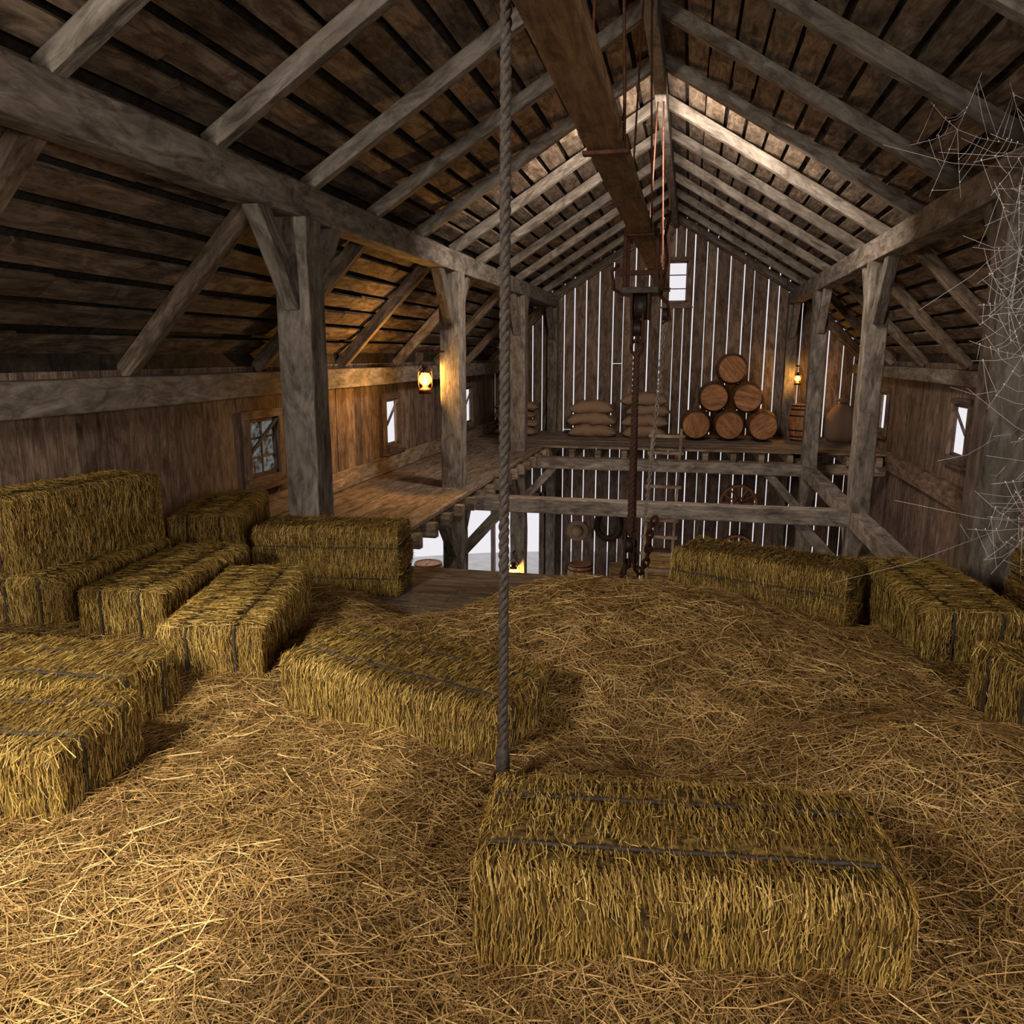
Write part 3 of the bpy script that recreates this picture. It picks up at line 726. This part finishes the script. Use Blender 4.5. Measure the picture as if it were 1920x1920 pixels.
# ---------------------------------------------------------------- cobweb
b=B()
hubs=[(1.5,4.3,.95),(1.8,4.3,.85),(1.75,4.2,.65),(2.0,4.3,.4),(1.75,4.3,.25),(1.95,4.3,-.05),(1.72,4.3,-.2),(2.0,4.2,-.45),(1.75,4.3,-.6),(1.62,4.2,-.85),(1.9,4.3,-.9),(1.3,4.4,.95),(1.6,4.3,.8),(1.6,4.2,-.1),(1.8,4.25,-.8),(1.55,4.3,.45),(1.6,4.3,.15)]
for h_ in hubs:
    hc=Vector(h_)+Vector((random.gauss(0,.05),random.gauss(0,.1),random.gauss(0,.05))); R=random.uniform(.22,.46); ns=random.randint(6,9); ends=[]
    for k in range(ns):
        a=2*math.pi*k/ns+random.uniform(-.25,.25); rr=R*random.uniform(.6,1.3)
        e=hc+Vector((math.cos(a)*rr*.8,random.uniform(-.1,.1),math.sin(a)*rr)); ends.append(e)
        mid=hc.lerp(e,.5)+Vector((0,0,-.01)); b.tube([hc,mid,e],.0009,'web',4)
    for q in range(2,7):
        f_=q/7.
        for k in range(ns):
            if random.random()<.4: continue
            a=hc.lerp(ends[k],f_*random.uniform(.9,1.1));c2=hc.lerp(ends[(k+1)%ns],f_*random.uniform(.9,1.1)); m_=a.lerp(c2,.5)+Vector((0,0,-.02*random.random()))
            b.tube([a,m_,c2],.0008,'web',4)
            if random.random()<.8: b.lathe([(0,-.005),(.004,0),(0,.005)],a,'web',5)
for k in range(60):
    a=Vector((random.gauss(1.75,.2),random.uniform(4.2,4.6),random.uniform(-1.15,1.0)));c2=a+Vector((random.gauss(0,.3),random.gauss(0,.1),random.gauss(0,.2))); b.tube([a,a.lerp(c2,.5)+Vector((0,0,-.03)),c2],.0008,'web',4)
b.obj('cobweb')
# ---------------------------------------------------------------- world, lights, camera
w=bpy.data.worlds.new('white_sky'); bpy.context.scene.world=w; w.use_nodes=True
w.node_tree.nodes['Background'].inputs[0].default_value=(.97,.95,1,1); w.node_tree.nodes['Background'].inputs[1].default_value=.88
def area(name,loc,target,size,energy,color):
    l=bpy.data.lights.new(name,'AREA'); l.shape='DISK'; l.size=size; l.energy=energy; l.color=color
    o=bpy.data.objects.new(name,l); col.objects.link(o); o.location=(loc[0],loc[1],loc[2]+E)
    o.rotation_euler=(Vector(target)-Vector(loc)).to_track_quat('-Z','Y').to_euler(); return o
area('hayloft_fill',(-2.7,-.8,.75),(-.9,9,.4),.8,215,(1,.88,.73))  # general fill added behind the camera; no lamp hangs here
area('hayloft_side_fill',(1.9,-.9,.2),(-4.2,5.5,.5),1.2,120,(1,.86,.72))  # weak fill added from the right to lift the left roof
area('well_fill',(-.4,8.5,1.9),(-.2,17.5,-2.4),1.2,200,(1,.83,.67))  # fill added over the well to brighten the rear wall and lower floor
l=bpy.data.lights.new('foreground_spot','SPOT'); l.energy=780; l.color=(1,.88,.66); l.spot_size=math.radians(40); l.spot_blend=.22; l.shadow_soft_size=.08
o=bpy.data.objects.new('foreground_spot',l); col.objects.link(o); o.location=(-2.0,-.6,1.5+E)
o.rotation_euler=(Vector((-2.3,1.75,-1.5))-Vector((-2.0,-.6,1.5))).to_track_quat('-Z','Y').to_euler()
cam=bpy.data.cameras.new('camera'); cam.sensor_width=36; cam.lens=1450/1920*36; cam.clip_start=.05
co=bpy.data.objects.new('camera',cam); col.objects.link(co); co.location=(0,0,E)
th=math.atan(295/1450.);ps=math.atan(335/(1450/math.cos(th)))
fw=Vector((-math.sin(ps)*math.cos(th),math.cos(ps)*math.cos(th),-math.sin(th))); co.rotation_euler=fw.to_track_quat('-Z','Y').to_euler()
bpy.context.scene.camera=co
bpy.context.scene.view_settings.view_transform='Standard'
